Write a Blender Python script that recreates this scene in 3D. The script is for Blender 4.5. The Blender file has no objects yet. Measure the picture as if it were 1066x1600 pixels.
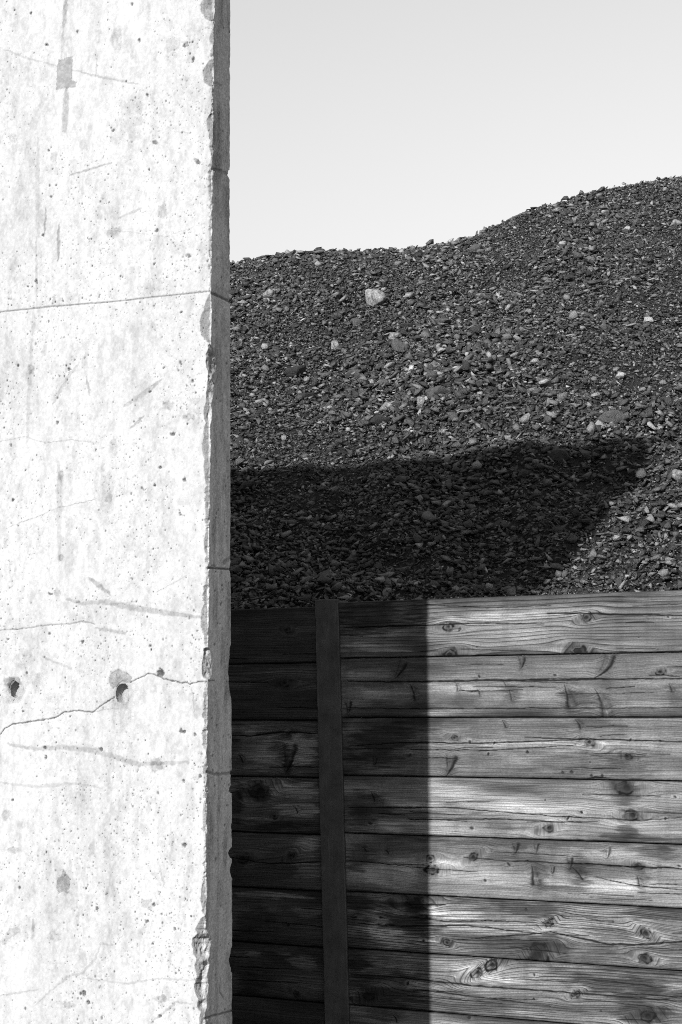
import bpy, bmesh, math, random
import numpy as np
from mathutils import Vector

# ---------------------------------------------------------------- camera, light, exposure
scene = bpy.context.scene
C = scene.collection
FPX = 2700.0                                   # focal length in photo pixels (1066 x 1600)
PITCH = math.atan(325.0 / FPX)
EYE = np.array([0.0, 0.0, 1.6])
cam_d = bpy.data.cameras.new('camera')
cam_d.sensor_fit = 'VERTICAL'; cam_d.sensor_height = 36.0; cam_d.lens = 36.0 * FPX / 1600.0
cam_d.clip_start = 0.1; cam_d.clip_end = 5000
cam = bpy.data.objects.new('camera', cam_d); C.objects.link(cam)
cam.location = EYE; cam.rotation_euler = (math.pi / 2 + PITCH, 0, 0)
scene.camera = cam

SUN_AZ, SUN_EL = math.radians(30), math.radians(28)    # heading of the light (from +Y towards +X), height
SUN_DIR = np.array([math.sin(SUN_AZ) * math.cos(SUN_EL), math.cos(SUN_AZ) * math.cos(SUN_EL), -math.sin(SUN_EL)])
sun_d = bpy.data.lights.new('sun', 'SUN'); sun_d.energy = 5.0; sun_d.angle = math.radians(0.7); sun_d.color = (1, 1, 1)
sun = bpy.data.objects.new('sun', sun_d); C.objects.link(sun)
sun.rotation_euler = Vector(SUN_DIR).to_track_quat('-Z', 'Y').to_euler()
sun.location = (-4, -6, 8)

world = bpy.data.worlds.new('World'); scene.world = world; world.use_nodes = True
wn = world.node_tree.nodes; wl = world.node_tree.links; wn.clear()
sky = wn.new('ShaderNodeTexSky'); sky.sky_type = 'NISHITA'; sky.sun_disc = False
sky.sun_elevation = SUN_EL; sky.sun_rotation = SUN_AZ + math.pi
sky.dust_density = 0.0; sky.air_density = 8.0
sep = wn.new('ShaderNodeSeparateColor')                # black-and-white film behind a warm filter: the red record of the sky
bg = wn.new('ShaderNodeBackground'); bg.inputs['Strength'].default_value = 0.076
wo = wn.new('ShaderNodeOutputWorld')
wl.new(sky.outputs['Color'], sep.inputs[0]); wl.new(sep.outputs[0], bg.inputs['Color']); wl.new(bg.outputs[0], wo.inputs['Surface'])

scene.view_settings.view_transform = 'Standard'; scene.view_settings.look = 'None'
scene.view_settings.exposure = 0.75; scene.view_settings.gamma = 1.0; scene.view_settings.use_curve_mapping = False
scene.render.engine = 'CYCLES'
scene.cycles.use_denoising = False
scene.cycles.pixel_filter_type = 'BLACKMAN_HARRIS'; scene.cycles.filter_width = 1.0
scene.cycles.sample_clamp_indirect = 2.0; scene.cycles.sample_clamp_direct = 3.0; scene.cycles.max_bounces = 5; scene.cycles.diffuse_bounces = 3

# ---------------------------------------------------------------- measuring: photo pixel -> point of a plane in the place
def ray(x, y):
    cx = (x - 533) / FPX; cy = (800 - y) / FPX
    s, c = math.sin(PITCH), math.cos(PITCH)
    return np.array([cx, c - s * cy, s + c * cy])
def hit(x, y, P, N):
    r = ray(x, y); return EYE + r * ((P - EYE) @ N) / (r @ N)

# ---------------------------------------------------------------- noise
def _h(ix, iy, seed):
    n = (ix.astype(np.int64) * 374761393 + iy.astype(np.int64) * 668265263 + seed * 974711) & 0x7fffffff
    n = ((n ^ (n >> 13)) * 1274126177) & 0x7fffffff
    return ((n ^ (n >> 16)) & 0xffff) / 65535.0
def vn(x, y, seed=0):
    x = np.asarray(x, float); y = np.asarray(y, float)
    fx = np.floor(x); fy = np.floor(y); u = x - fx; v = y - fy
    u = u * u * (3 - 2 * u); v = v * v * (3 - 2 * v)
    a = _h(fx, fy, seed); b = _h(fx + 1, fy, seed); c = _h(fx, fy + 1, seed); d = _h(fx + 1, fy + 1, seed)
    return (a * (1 - u) + b * u) * (1 - v) + (c * (1 - u) + d * u) * v
def fbm(x, y, seed=0, o=4, g=0.5):
    x = np.asarray(x, float); y = np.asarray(y, float)
    t = 0; a = 1.0; n = 0
    for k in range(o):
        t = t + a * vn(x * 2 ** k + 17.3 * k, y * 2 ** k - 9.1 * k, seed + k * 31); n += a; a *= g
    return t / n
def sst(a, b, x):
    t = np.clip((x - a) / (b - a), 0, 1); return t * t * (3 - 2 * t)

# ---------------------------------------------------------------- mesh helpers
def link(name, me, mat=None, parent=None):
    o = bpy.data.objects.new(name, me); C.objects.link(o)
    if mat: me.materials.append(mat)
    if parent: o.parent = parent
    return o
def tag(o, label=None, cat=None, group=None, kind=None):
    for k, v in (('label', label), ('category', cat), ('group', group), ('kind', kind)):
        if v: o[k] = v
    return o
def np_mesh(name, verts, faces, attrs=None, smooth=True):
    """verts (n,3); faces: list of int arrays (m,k)"""
    me = bpy.data.meshes.new(name)
    verts = np.asarray(verts, np.float32)
    me.vertices.add(len(verts)); me.vertices.foreach_set('co', verts.ravel())
    loops = np.concatenate([np.asarray(f, np.int32).ravel() for f in faces])
    sizes = np.concatenate([np.full(len(f), np.asarray(f).shape[1], np.int32) for f in faces])
    starts = np.concatenate([[0], np.cumsum(sizes)[:-1]]).astype(np.int32)
    me.loops.add(len(loops)); me.loops.foreach_set('vertex_index', loops)
    me.polygons.add(len(sizes)); me.polygons.foreach_set('loop_start', starts)
    if smooth: me.polygons.foreach_set('use_smooth', np.ones(len(sizes), bool))
    for k, a in (attrs or {}).items():
        at = me.attributes.new(k, 'FLOAT', 'POINT'); at.data.foreach_set('value', np.asarray(a, np.float32).ravel())
    me.update(calc_edges=True); me.validate()
    return me
def grid_faces(nr, nc, wrap=False, flip=False):
    i = np.arange(nr * nc).reshape(nr, nc)
    if wrap: i = np.concatenate([i, i[:, :1]], 1)
    a, b, c, d = i[:-1, :-1], i[:-1, 1:], i[1:, 1:], i[1:, :-1]
    q = np.stack([a, b, c, d], -1).reshape(-1, 4)
    return q[:, ::-1] if flip else q

# ---------------------------------------------------------------- materials
class NT:
    def __init__(s, name):
        s.m = bpy.data.materials.new(name); s.m.use_nodes = True
        s.n = s.m.node_tree.nodes; s.l = s.m.node_tree.links
        s.b = s.n['Principled BSDF']
    def put(s, sock, v):
        if hasattr(v, 'outputs'): v = v.outputs[0]
        if isinstance(v, bpy.types.NodeSocket): s.l.new(v, sock)
        else: sock.default_value = v
    def attr(s, name):
        a = s.n.new('ShaderNodeAttribute'); a.attribute_name = name; return a.outputs['Fac']
    def pos(s):
        return s.n.new('ShaderNodeTexCoord').outputs['Object']
    def math(s, op, a, b=None, c=None, clamp=False):
        m = s.n.new('ShaderNodeMath'); m.operation = op; m.use_clamp = clamp
        s.put(m.inputs[0], a)
        if b is not None: s.put(m.inputs[1], b)
        if c is not None: s.put(m.inputs[2], c)
        return m.outputs[0]
    def comb(s, x, y, z=0.0):
        m = s.n.new('ShaderNodeCombineXYZ')
        for k, v in zip(range(3), (x, y, z)): s.put(m.inputs[k], v)
        return m.outputs[0]
    def scale(s, vec, sc):
        m = s.n.new('ShaderNodeMapping'); s.l.new(vec, m.inputs[0]); m.inputs['Scale'].default_value = sc; return m.outputs[0]
    def noise(s, vec, sc, detail=4, rough=0.55):
        m = s.n.new('ShaderNodeTexNoise'); s.l.new(vec, m.inputs['Vector'])
        m.inputs['Scale'].default_value = sc; m.inputs['Detail'].default_value = detail; m.inputs['Roughness'].default_value = rough
        return m.outputs[0]
    def voro(s, vec, sc, feat='F1'):
        m = s.n.new('ShaderNodeTexVoronoi'); s.l.new(vec, m.inputs['Vector']); m.inputs['Scale'].default_value = sc; m.feature = feat
        return m
    def map(s, v, a, b, c, d):
        m = s.n.new('ShaderNodeMapRange'); s.put(m.inputs[0], v)
        for k, q in zip((1, 2, 3, 4), (a, b, c, d)): s.put(m.inputs[k], q)
        return m.outputs[0]
    def mul(s, *v):
        r = v[0]
        for q in v[1:]: r = s.math('MULTIPLY', r, q)
        return r
    def grey(s, v):
        return s.comb(v, v, v)
    def bump(s, h, strength, dist):
        m = s.n.new('ShaderNodeBump'); s.put(m.inputs['Height'], h); m.inputs['Strength'].default_value = strength; m.inputs['Distance'].default_value = dist
        s.l.new(m.outputs[0], s.b.inputs['Normal']); return m
    def done(s, col, rough=0.9, spec=0.3):
        s.put(s.b.inputs['Base Color'], s.grey(col)); s.put(s.b.inputs['Roughness'], rough); s.b.inputs['Specular IOR Level'].default_value = spec
        return s.m

def mat_concrete():
    t = NT('concrete'); p = t.pos()
    fine = t.noise(p, 260, 3, 0.7); mid = t.noise(t.scale(p, (1, 1, 0.5)), 40, 5, 0.65); big = t.noise(t.scale(p, (1, 1, 0.35)), 6, 4)
    rough = t.attr('chip')
    v = t.mul(t.attr('alb'), t.map(fine, 0.3, 0.7, t.map(rough, 0, 1, 0.9, 0.72), t.map(rough, 0, 1, 1.08, 1.26)), t.map(mid, 0.3, 0.7, 0.93, 1.05), t.map(big, 0.3, 0.7, 0.95, 1.04))
    h = t.math('ADD', t.math('MULTIPLY', fine, t.map(rough, 0, 1, 0.25, 1.0)), t.math('MULTIPLY', mid, t.map(rough, 0, 1, 0.5, 1.5)))
    t.bump(h, 0.55, 0.004)
    return t.done(v, 0.92, 0.2)
def mat_wood():
    t = NT('weathered_wood')
    u, v, ph, dark, con, base, seed = (t.attr(k) for k in ('u', 'v', 'phase', 'dark', 'contrast', 'base', 'seed')); fa = t.attr('fibre')
    pw = lambda q: t.math('POWER', q, fa)
    vec = t.comb(t.math('MULTIPLY', u, 1.0), t.math('MULTIPLY', v, 1.0), seed)
    fib = t.noise(t.scale(vec, (4, 150, 1)), 1.0, 4, 0.65)
    fib2 = t.noise(t.scale(vec, (9, 340, 1)), 1.0, 2, 0.6); fib0 = t.noise(t.scale(vec, (2.2, 75, 1)), 1.0, 4, 0.7)
    blot = t.noise(t.scale(vec, (3.0, 14, 1)), 1.0, 5, 0.6)
    spk = t.noise(t.scale(vec, (.6, 1, 1)), 230, 3, 0.75)
    ph2 = t.math('ADD', ph, t.map(fib, 0, 1, -0.2, 0.2))
    st = t.math('FRACT', ph2)
    # one year ring: a slow rise of early wood, a narrow dark late-wood line
    line = t.math('POWER', st, 3.6)
    line = t.mul(line, t.map(st, 0.9, 1.0, 1.0, 0.0), t.map(blot, 0.3, 0.7, 0.6, 1.1))
    val = t.mul(base, dark, t.math('MAXIMUM', 0.12, t.math('SUBTRACT', 1.0, t.math('MULTIPLY', line, con))), pw(t.map(fib0, 0.3, 0.7, 0.5, 1.4)), pw(t.map(fib, 0.25, 0.75, 0.36, 1.6)),
                pw(t.map(fib2, 0.25, 0.75, 0.55, 1.42)), t.map(blot, 0.3, 0.7, 0.62, 1.32), t.map(spk, 0.3, 0.7, 0.66, 1.34))
    h = t.math('SUBTRACT', t.math('ADD', t.math('MULTIPLY', fib, 0.7), t.math('MULTIPLY', fib2, 0.3)), t.math('MULTIPLY', line, con))
    t.bump(h, 0.75, 0.003)
    val = t.math('MAXIMUM', t.math('MINIMUM', val, 0.42), 0.004)
    return t.done(val, 0.82, 0.25)
def mat_steel():
    t = NT('painted_steel'); p = t.pos()
    a = t.noise(p, 14, 5, 0.6); b = t.noise(p, 330, 3, 0.7); c = t.noise(t.scale(p, (1, 1, 0.12)), 40, 3)
    sc_ = t.noise(t.scale(p, (1, 1, 0.06)), 120, 2, 0.5)
    v = t.mul(t.map(sc_, 0.6, 0.72, 1.0, 1.35), t.map(a, 0.3, 0.7, 0.037, 0.070), t.map(b, 0.3, 0.7, 0.85, 1.15), t.map(c, 0.35, 0.7, 0.92, 1.12))
    t.bump(t.math('ADD', b, t.math('MULTIPLY', a, 0.6)), 0.3, 0.002)
    return t.done(v, 0.62, 0.35)
def mat_stone():
    t = NT('crushed_stone'); p = t.pos(); val = t.attr('val')
    a = t.noise(p, 120, 4, 0.7); b = t.noise(p, 500, 2, 0.7)
    v = t.mul(val, t.map(a, 0.3, 0.7, 0.5, 1.6), t.map(b, 0.3, 0.7, 0.7, 1.3))
    t.bump(t.math('ADD', a, t.math('MULTIPLY', b, 0.3)), 0.9, 0.012)
    return t.done(v, t.map(b, 0.3, 0.7, 0.3, 0.6), 0.6)
def mat_rock(name, lo, hi):
    t = NT(name); p = t.pos()
    a = t.noise(p, 30, 6, 0.7); b = t.noise(p, 160, 4, 0.7)
    v = t.mul(t.map(a, 0.35, 0.65, lo, hi), t.map(b, 0.3, 0.7, 0.55, 1.45))
    t.bump(t.math('ADD', a, t.math('MULTIPLY', b, 0.8)), 1.0, 0.022)
    return t.done(v, 0.65, 0.4)
def mat_fines():
    t = NT('stone_fines'); p = t.pos()
    a = t.noise(p, 3, 5); vo = t.voro(p, 70); b = t.noise(p, 240, 4, 0.7)
    v = t.mul(t.map(a, 0.3, 0.7, 0.008, 0.013), t.map(vo.outputs['Color'], 0, 1, 0.5, 1.6), t.map(b, 0.3, 0.7, 0.5, 1.6))
    t.bump(t.math('ADD', t.math('MULTIPLY', vo.outputs['Distance'], -1.0), b), 1.0, 0.012)
    return t.done(v, 0.8, 0.35)
def mat_ground():
    t = NT('packed_gravel'); p = t.pos()
    a = t.noise(p, 0.7, 5); b = t.noise(p, 60, 4, 0.7)
    t.bump(b, 0.6, 0.01)
    return t.done(t.mul(t.map(a, 0.3, 0.7, 0.05, 0.075), t.map(b, 0.3, 0.7, 0.6, 1.4)), 0.9)
M_CON, M_WOOD, M_STEEL, M_STONE, M_FINES, M_GROUND = mat_concrete(), mat_wood(), mat_steel(), mat_stone(), mat_fines(), mat_ground()

# ---------------------------------------------------------------- ground
g = 900.0
me = np_mesh('ground', [(-g, -g, 0), (g, -g, 0), (g, g, 0), (-g, g, 0)], [np.array([[0, 1, 2, 3]])], smooth=False)
tag(link('ground', me, M_GROUND), kind='structure')

# ---------------------------------------------------------------- planes of the place
W_YAW = math.radians(21)
W_A = np.array([-math.cos(W_YAW), math.sin(W_YAW), 0.0])      # along the concrete front, away to the left
W_D = np.array([math.sin(W_YAW), math.cos(W_YAW), 0.0])       # through its thickness
_r = ray(326, 800); W_O = EYE + _r * 6.0 / _r[1]; W_O[2] = 0.0
def on_front(x, y):
    P = hit(x, y, W_O, -W_D); return (P - W_O) @ W_A, P[2]
def on_end(x, y):
    P = hit(x, y, W_O, -W_A); return (P - W_O) @ W_D, P[2]
MPX = 6.0 / FPX                                               # metres per photo pixel on the front

F_YAW = math.radians(28)
F_E = np.array([math.cos(F_YAW), -math.sin(F_YAW), 0.0])      # along the timber wall, to the right and nearer
F_N = np.array([-math.sin(F_YAW), -math.cos(F_YAW), 0.0])     # towards the camera
F_O = np.array([0.3525, 7.4725, 0.0])
def on_fence(x, y):
    P = hit(x, y, F_O, F_N); return (P - F_O) @ F_E, P[2]
FMPX = 7.4 / FPX

# ---------------------------------------------------------------- gravel pile: terrain
SKYLINE = [(100, 470), (362, 413), (420, 405), (480, 397), (560, 395), (640, 393), (690, 388), (720, 380), (760, 362), (800, 342), (860, 322), (940, 298),
           (1000, 288), (1066, 278), (1200, 262), (1500, 250)]
_t = np.array([ray(x, y)[0] / ray(x, y)[1] for x, y in SKYLINE]); _e = np.array([ray(x, y)[2] / ray(x, y)[1] for x, y in SKYLINE])
SX, SY = 0.05, 0.574
def slope_plane(X, Y):
    n = (fbm(X * 1.1 + 5, Y * 0.8, 3, 3) - 0.5) * 0.16 * sst(7.8, 9.0, Y) + (fbm(X * 3.6 + 9, Y * 3.0, 5, 3) - 0.5) * 0.17 * sst(7.8, 8.6, Y) * (1 - .75 * sst(11, 12.6, Y))
    return 2.215 + SY * (Y - 8.48) + SX * (np.clip(X, -4, 4) - 0.934) + n
TT = np.linspace(-1.2, 1.2, 1201)
EL = np.interp(TT, _t, _e)
def _smooth(a, k):
    ker = np.hanning(k); ker /= ker.sum(); return np.convolve(np.pad(a, k // 2, mode='edge'), ker, 'valid')
EL = _smooth(EL, 25)
YC = np.full(len(TT), 13.0)
def pile(X, Y, yc):
    up = slope_plane(X, Y); top = slope_plane(X * yc / np.maximum(Y, .1), yc)
    down = top + 0.12 - 0.5 * (Y - yc)
    k = 0.16
    m = np.minimum(up, down) - k * np.log1p(np.exp(-np.abs(up - down) / k))
    return np.maximum(m, -0.4)
for _ in range(14):
    ys = np.linspace(10, 17, 120)[:, None]
    z = pile(TT[None, :] * ys, ys + 0 * TT[None, :], YC[None, :])
    e = ((z - 1.6) / ys).max(0)
    YC = np.clip(_smooth(YC + (EL - e) * 22, 15), 10, 22)
def pile_z(X, Y):
    return pile(X, Y, np.interp(X / np.maximum(Y, .1), TT, YC))

# fine sheet where the photo looks, coarse skirts beyond
xs = np.concatenate([np.linspace(-9, -2.2, 24)[:-1], np.linspace(-2.2, 5.2, 300), np.linspace(5.2, 12, 24)[1:]])
ys = np.concatenate([np.linspace(7.0, 17, 360), np.linspace(17, 34, 40)[1:]])
GX, GY = np.meshgrid(xs, ys)
FENCE_Y = F_O[1] - (GX - F_O[0]) * math.tan(F_YAW) + 0.16     # the pile leans on the back of the timber wall
GYc = np.maximum(GY, FENCE_Y)
GZ = pile_z(GX, GYc) - 0.014 + (fbm(GX * 14, GYc * 14, 9, 3) - 0.5) * 0.016
GZ = np.where(GYc > 30, GZ - 1, GZ)
me = np_mesh('gravel_pile', np.stack([GX, GYc, GZ], -1).reshape(-1, 3), [grid_faces(len(ys), len(xs))])
tag(link('gravel_pile', me, M_FINES), kind='structure')

# ---------------------------------------------------------------- crushed stone on the pile
def ico(sub):
    bm = bmesh.new(); bmesh.ops.create_icosphere(bm, subdivisions=sub, radius=1.0)
    v = np.array([q.co[:] for q in bm.verts]); f = np.array([[q.index for q in p.verts] for p in bm.faces]); bm.free(); return v, f
def hull(pts):
    bm = bmesh.new()
    for p in pts: bm.verts.new(p)
    r = bmesh.ops.convex_hull(bm, input=bm.verts)
    for v in [v for v in bm.verts if not v.link_faces]: bm.verts.remove(v)
    bm.verts.index_update()
    v = np.array([q.co[:] for q in bm.verts]); f = np.array([[q.index for q in p.verts] for p in bm.faces]); bm.free(); return v, f
rng = np.random.default_rng(11)
templates = []
for k in range(40):
    p = rng.normal(size=(rng.integers(6, 10), 3)); p /= np.linalg.norm(p, axis=1)[:, None]
    p = np.sign(p) * np.abs(p) ** rng.uniform(.62, 1.0); p *= rng.uniform(0.68, 1.15, (len(p), 1)); p *= (1.15, rng.uniform(.5, .95), rng.uniform(.28, .7))
    templates.append(hull([tuple(q) for q in p]))
N = 210000
T = rng.uniform(-0.125, 0.27, N); NM = 100000
T = np.concatenate([T, rng.uniform(-0.34, -0.12, NM // 2), rng.uniform(0.265, 0.55, NM // 2)]); N += NM

yc = np.interp(T, TT, YC)
Y = np.sqrt(rng.uniform(7.6 ** 2, (yc + 0.9) ** 2)); X = T * Y
size = np.exp(rng.normal(math.log(0.0112), 0.54, N)).clip(0.0048, 0.044)
size[-NM:] *= 1.45
# patches of finer and coarser stone
band = fbm(X * 1.1 + Y * .5, Y * 0.8 - X * .5, 77, 4, .6)
size *= (0.42 + 1.2 * band).clip(.6, 1.3)
Y = np.maximum(Y, F_O[1] - (X - F_O[0]) * math.tan(F_YAW) + 0.17 + .1 * rng.random(N))      # none in front of the timber
Z = pile_z(X, Y)
eps = 0.05
nx = -(pile_z(X + eps, Y) - Z) / eps; ny = -(pile_z(X, Y + eps) - Z) / eps
nrm = np.stack([nx, ny, np.ones(N)], -1)
nrm += rng.normal(size=(N, 3)) * 0.40; nrm /= np.linalg.norm(nrm, axis=1)[:, None]
ang = rng.normal(0.25, 0.9, N)
lx = np.stack([np.cos(ang), np.sin(ang) * 0.8, np.sin(ang) * 0.5], -1)
ly = np.cross(nrm, lx); ly /= np.linalg.norm(ly, axis=1)[:, None]; lx = np.cross(ly, nrm)
val = np.exp(rng.normal(math.log(0.032), 0.95, N)).clip(.003, .24)
val *= .55 + .9 * fbm(X * 1.6 + 3, Y * 1.1, 78, 4, .6)
br = rng.random(N); val = np.where(br > 0.93, rng.uniform(.07, .2, N), val); val = np.where(br > 0.9965, rng.uniform(.2, .4, N), val)
cen = np.stack([X, Y, Z], -1) + nrm * (size * rng.uniform(-0.5, 1.0, N))[:, None]
# grit that has rolled over and lies on the crown of the timber
K = 150; ku = rng.uniform(-.5, 1.6, K); kb = rng.uniform(.0, .055, K); ks = rng.uniform(.002, .0065, K)
kp = F_O[None] + ku[:, None] * F_E[None] - kb[:, None] * F_N[None]; kp[:, 2] = [on_fence(853, 928.8)[1] if q > .02 else (on_fence(430, 949.5)[1] if q < -.15 else -1) for q in ku]; kp[:, 2] += ks * .3
cen[:K] = kp; size[:K] = ks; nrm[:K] = (0, 0, 1); lx[:K] = (1, 0, 0); ly[:K] = (0, 1, 0)
tid = rng.integers(0, len(templates), N)
VV, FF, AA, off = [], [], [], 0
for k, (tv, tf) in enumerate(templates):
    i = np.where(tid == k)[0]
    s = size[i][:, None, None]
    P = cen[i][:, None, :] + s * (tv[None, :, 0:1] * lx[i][:, None, :] + tv[None, :, 1:2] * ly[i][:, None, :] + tv[None, :, 2:3] * nrm[i][:, None, :])
    VV.append(P.reshape(-1, 3)); AA.append(np.repeat(val[i], len(tv)))
    FF.append((tf[None] + (np.arange(len(i)) * len(tv))[:, None, None] + off).reshape(-1, 3)); off += len(i) * len(tv)
me = np_mesh('gravel', np.concatenate(VV), FF, {'val': np.concatenate(AA)}, smooth=False)
tag(link('gravel', me, M_STONE), label='dark crushed stone covering the whole pile behind the timber wall', cat='gravel', kind='stuff')

# ---------------------------------------------------------------- larger rocks lying in the gravel
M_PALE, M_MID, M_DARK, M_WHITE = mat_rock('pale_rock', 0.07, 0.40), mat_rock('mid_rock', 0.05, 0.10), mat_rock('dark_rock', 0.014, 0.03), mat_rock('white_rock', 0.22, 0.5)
def on_pile(x, y):
    r = ray(x, y); ys = np.linspace(7.9, 17, 4000); t = ys / r[1]
    P = EYE[None] + r[None] * t[:, None]
    k = np.argmax(P[:, 2] < pile_z(P[:, 0], P[:, 1])); return P[k]
IV, IF = ico(3)
def rock(x, y, w, h, mat, label, seed, tilt=0.0, flat=0.75, kind='rock'):
    rg = np.random.default_rng(seed)
    P = on_pile(x, y); px = P[1] / FPX
    v = IV.copy()
    for _ in range(16):                                        # knock flat facets off the lump
        n = rg.normal(size=3); n /= np.linalg.norm(n); d = v @ n; c = rg.uniform(.42, .8)
        v -= np.clip(d - c, 0, None)[:, None] * n[None] * 0.94
    v /= (v.max(0) - v.min(0))[None] / 2
    v *= 1 + (fbm(v[:, 0] * 3 + seed, v[:, 1] * 3 + v[:, 2] * 2, seed, 3) - 0.5)[:, None] * 0.22
    c, s = math.cos(tilt), math.sin(tilt)
    v = v * (w * px * 0.56, w * px * 0.45 * flat + h * px * .2, h * px * 0.64)
    v = np.stack([v[:, 0] * c - v[:, 2] * s, v[:, 1], v[:, 0] * s + v[:, 2] * c], -1)
    o = link(kind, np_mesh(kind, v, [IF], smooth=False), mat)
    o.location = P + np.array([0, -.004, 0.16 * h * px + .006])
    tag(o, label, kind, 'larger rocks lying in the gravel')
rock(586, 476, 30, 29, M_PALE, 'pale rounded boulder, the biggest lump high on the pile below the dip in its crest', 1, 0.2, kind='boulder')
rock(618, 529, 17, 12, M_PALE, 'small pale rock just below and right of the pale boulder', 2)
rock(626, 549, 24, 20, M_MID, 'grey lumpy rock tucked directly under the small pale rock', 3)
rock(681, 618, 38, 19, M_MID, 'smooth grey oval rock lying flat in the middle of the slope', 4, 0.1)
rock(657, 633, 12, 14, M_PALE, 'light pebble standing at the lower left end of the grey oval rock', 5)
rock(606, 642, 30, 18, M_PALE, 'light angular rock on top of a dark slab in mid slope', 6, 0.25)
rock(589, 662, 30, 15, M_DARK, 'dark slab beneath the light angular rock in mid slope', 7, 0.2)
rock(690, 508, 26, 12, M_MID, 'flat grey stone right of the pale boulder with its long side level', 8)
rock(637, 514, 22, 10, M_DARK, 'narrow dark stone between the pale boulder and the flat grey stone', 9)
rock(1012, 506, 14, 13, M_WHITE, 'bright white angular stone alone near the right edge of the picture', 10, -0.5)
rock(969, 590, 14, 9, M_WHITE, 'white pebble on the right side lower than the bright white angular stone', 11)
rock(462, 585, 38, 16, M_DARK, 'long dark slab tilted up to the right, nearest big stone to the concrete', 12, 0.5)
rock(552, 588, 27, 14, M_MID, 'tilted grey stone left of the small upright rocks, pointing up and right', 13, 0.5)
rock(481, 622, 25, 11, M_DARK, 'thin dark stone below the long dark tilted slab', 14, 0.25)
rock(556, 507, 20, 13, M_MID, 'grey block just left of and lower than the pale boulder', 15, 0.3)
rock(524, 545, 13, 16, M_PALE, 'light upright rock left of centre between the grey block and the tilted grey stone', 16)
rock(962, 662, 46, 20, M_MID, 'wide low grey rock half buried just above the shadow on the right', 17, 0.2)
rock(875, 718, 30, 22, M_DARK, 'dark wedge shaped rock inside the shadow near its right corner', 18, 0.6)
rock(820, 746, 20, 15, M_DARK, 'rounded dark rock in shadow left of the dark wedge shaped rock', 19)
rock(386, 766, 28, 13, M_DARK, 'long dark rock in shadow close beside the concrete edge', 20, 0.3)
rock(1056, 353, 18, 11, M_PALE, 'pale flat rock at the right edge high on the hump', 21)
rock(597, 605, 24, 14, M_MID, 'grey rock in mid slope left of the smooth grey oval rock', 22, 0.1)
rock(981, 361, 10, 8, M_WHITE, 'tiny white stone high on the hump left of the pale flat rock', 23)
rock(1057, 746, 20, 17, M_PALE, 'pale block in sunlight at the right edge level with the shadow', 24)
rock(746, 352 + 40, 22, 10, M_MID, 'grey stone just under the crest where the hump starts to rise', 25, 0.3)
rock(896, 846, 16, 11, M_MID, 'grey stone on the slanting edge of the shadow above the timber', 26, 0.3)
rock(420, 464, 18, 14, M_PALE, 'light rock near the concrete edge high on the left of the pile', 27, 0.3)

# ---------------------------------------------------------------- concrete wall
def trace_to_wall(x, y):
    """where on the back face of the concrete does the light pass that ends the shade at this spot of the pile"""
    P = on_pile(x, y); B = W_O + W_D * 0.17
    t = ((P - B) @ W_D) / (SUN_DIR @ W_D); Q = P - SUN_DIR * t
    return (Q - W_O) @ W_A, Q[2]
tops = sorted(trace_to_wall(x, y) for x, y in [(1036, 690), (960, 694), (880, 698), (780, 704), (680, 712), (560, 722), (460, 730), (380, 738)])
print('wall top', [(round(a, 2), round(b, 2)) for a, b in tops])
fit = np.polyfit([a for a, b in tops], [b for a, b in tops], 1)
print('fit', fit)
def wall_top(s):
    s = np.asarray(s, float)
    return np.maximum(np.polyval(fit, np.clip(s, 0, 2.4)) + (fbm(s * 5.5, s * 0, 15, 3) - .5) * .12 + .07 * np.exp(-s / .08), 3.6)   # unseen crown, its profile shaped to end the shadow raggedly on the pile
DS = 0.0026
s_f = np.arange(0, 1.25, DS); s_m = np.arange(1.25 + .005, 2.5, .008); s_c = 2.5 + np.cumsum(np.geomspace(0.01, 0.5, 12)); s_all = np.concatenate([s_f, s_m, s_c])
ZF0, ZF1 = 0.44, 4.46
z_f = np.arange(ZF0, ZF1, 0.0027)
NB = 10
rows = np.concatenate([np.linspace(-0.3, ZF0, 8)[:-1], z_f, np.full(NB, np.nan)])
NR = len(rows)
def thick(z):
    return np.interp(z, [0.5, 1.2, 1.75, 2.15, 3.1, 3.6, 4.3, 6], [0.238, 0.223, 0.206, 0.192, 0.172, 0.159, 0.152, 0.15])
NE = 72; tau = np.linspace(0, 1, NE)[1:-1]
b_f = np.array([0, .004, .008, .012, .018, .026, .04, .07, .12]); b_all = np.concatenate([b_f, 0.12 + np.cumsum(np.geomspace(.05, .8, 9))]); b_all = b_all[b_all < s_all[-1]]; b_all = np.append(b_all, s_all[-1])
nf, ne, nb = len(s_all), len(tau), len(b_all)
S = np.concatenate([s_all[::-1], np.zeros(ne), b_all])            # left -> corner -> through the end -> back to the left
def rowz(S):
    z = np.repeat(rows[:, None], len(S), 1); w = wall_top(S)
    k = np.linspace(0, 1, NB + 1)[1:]
    z[-NB:] = z_f[-1] + (w[None, :] - z_f[-1]) * k[:, None]
    return z
ZZ = rowz(S); SS = np.repeat(S[None, :], NR, 0); TH = thick(ZZ)
TTk = np.zeros_like(ZZ)
TTk[:, nf:nf + ne] = tau[None, :] * TH[:, nf:nf + ne]; TTk[:, nf + ne:] = TH[:, nf + ne:]
ALB = np.full_like(ZZ, 1.0); CHIP = np.zeros_like(ZZ); DIN = np.zeros_like(ZZ)       # DIN: how far pushed into the concrete
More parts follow.
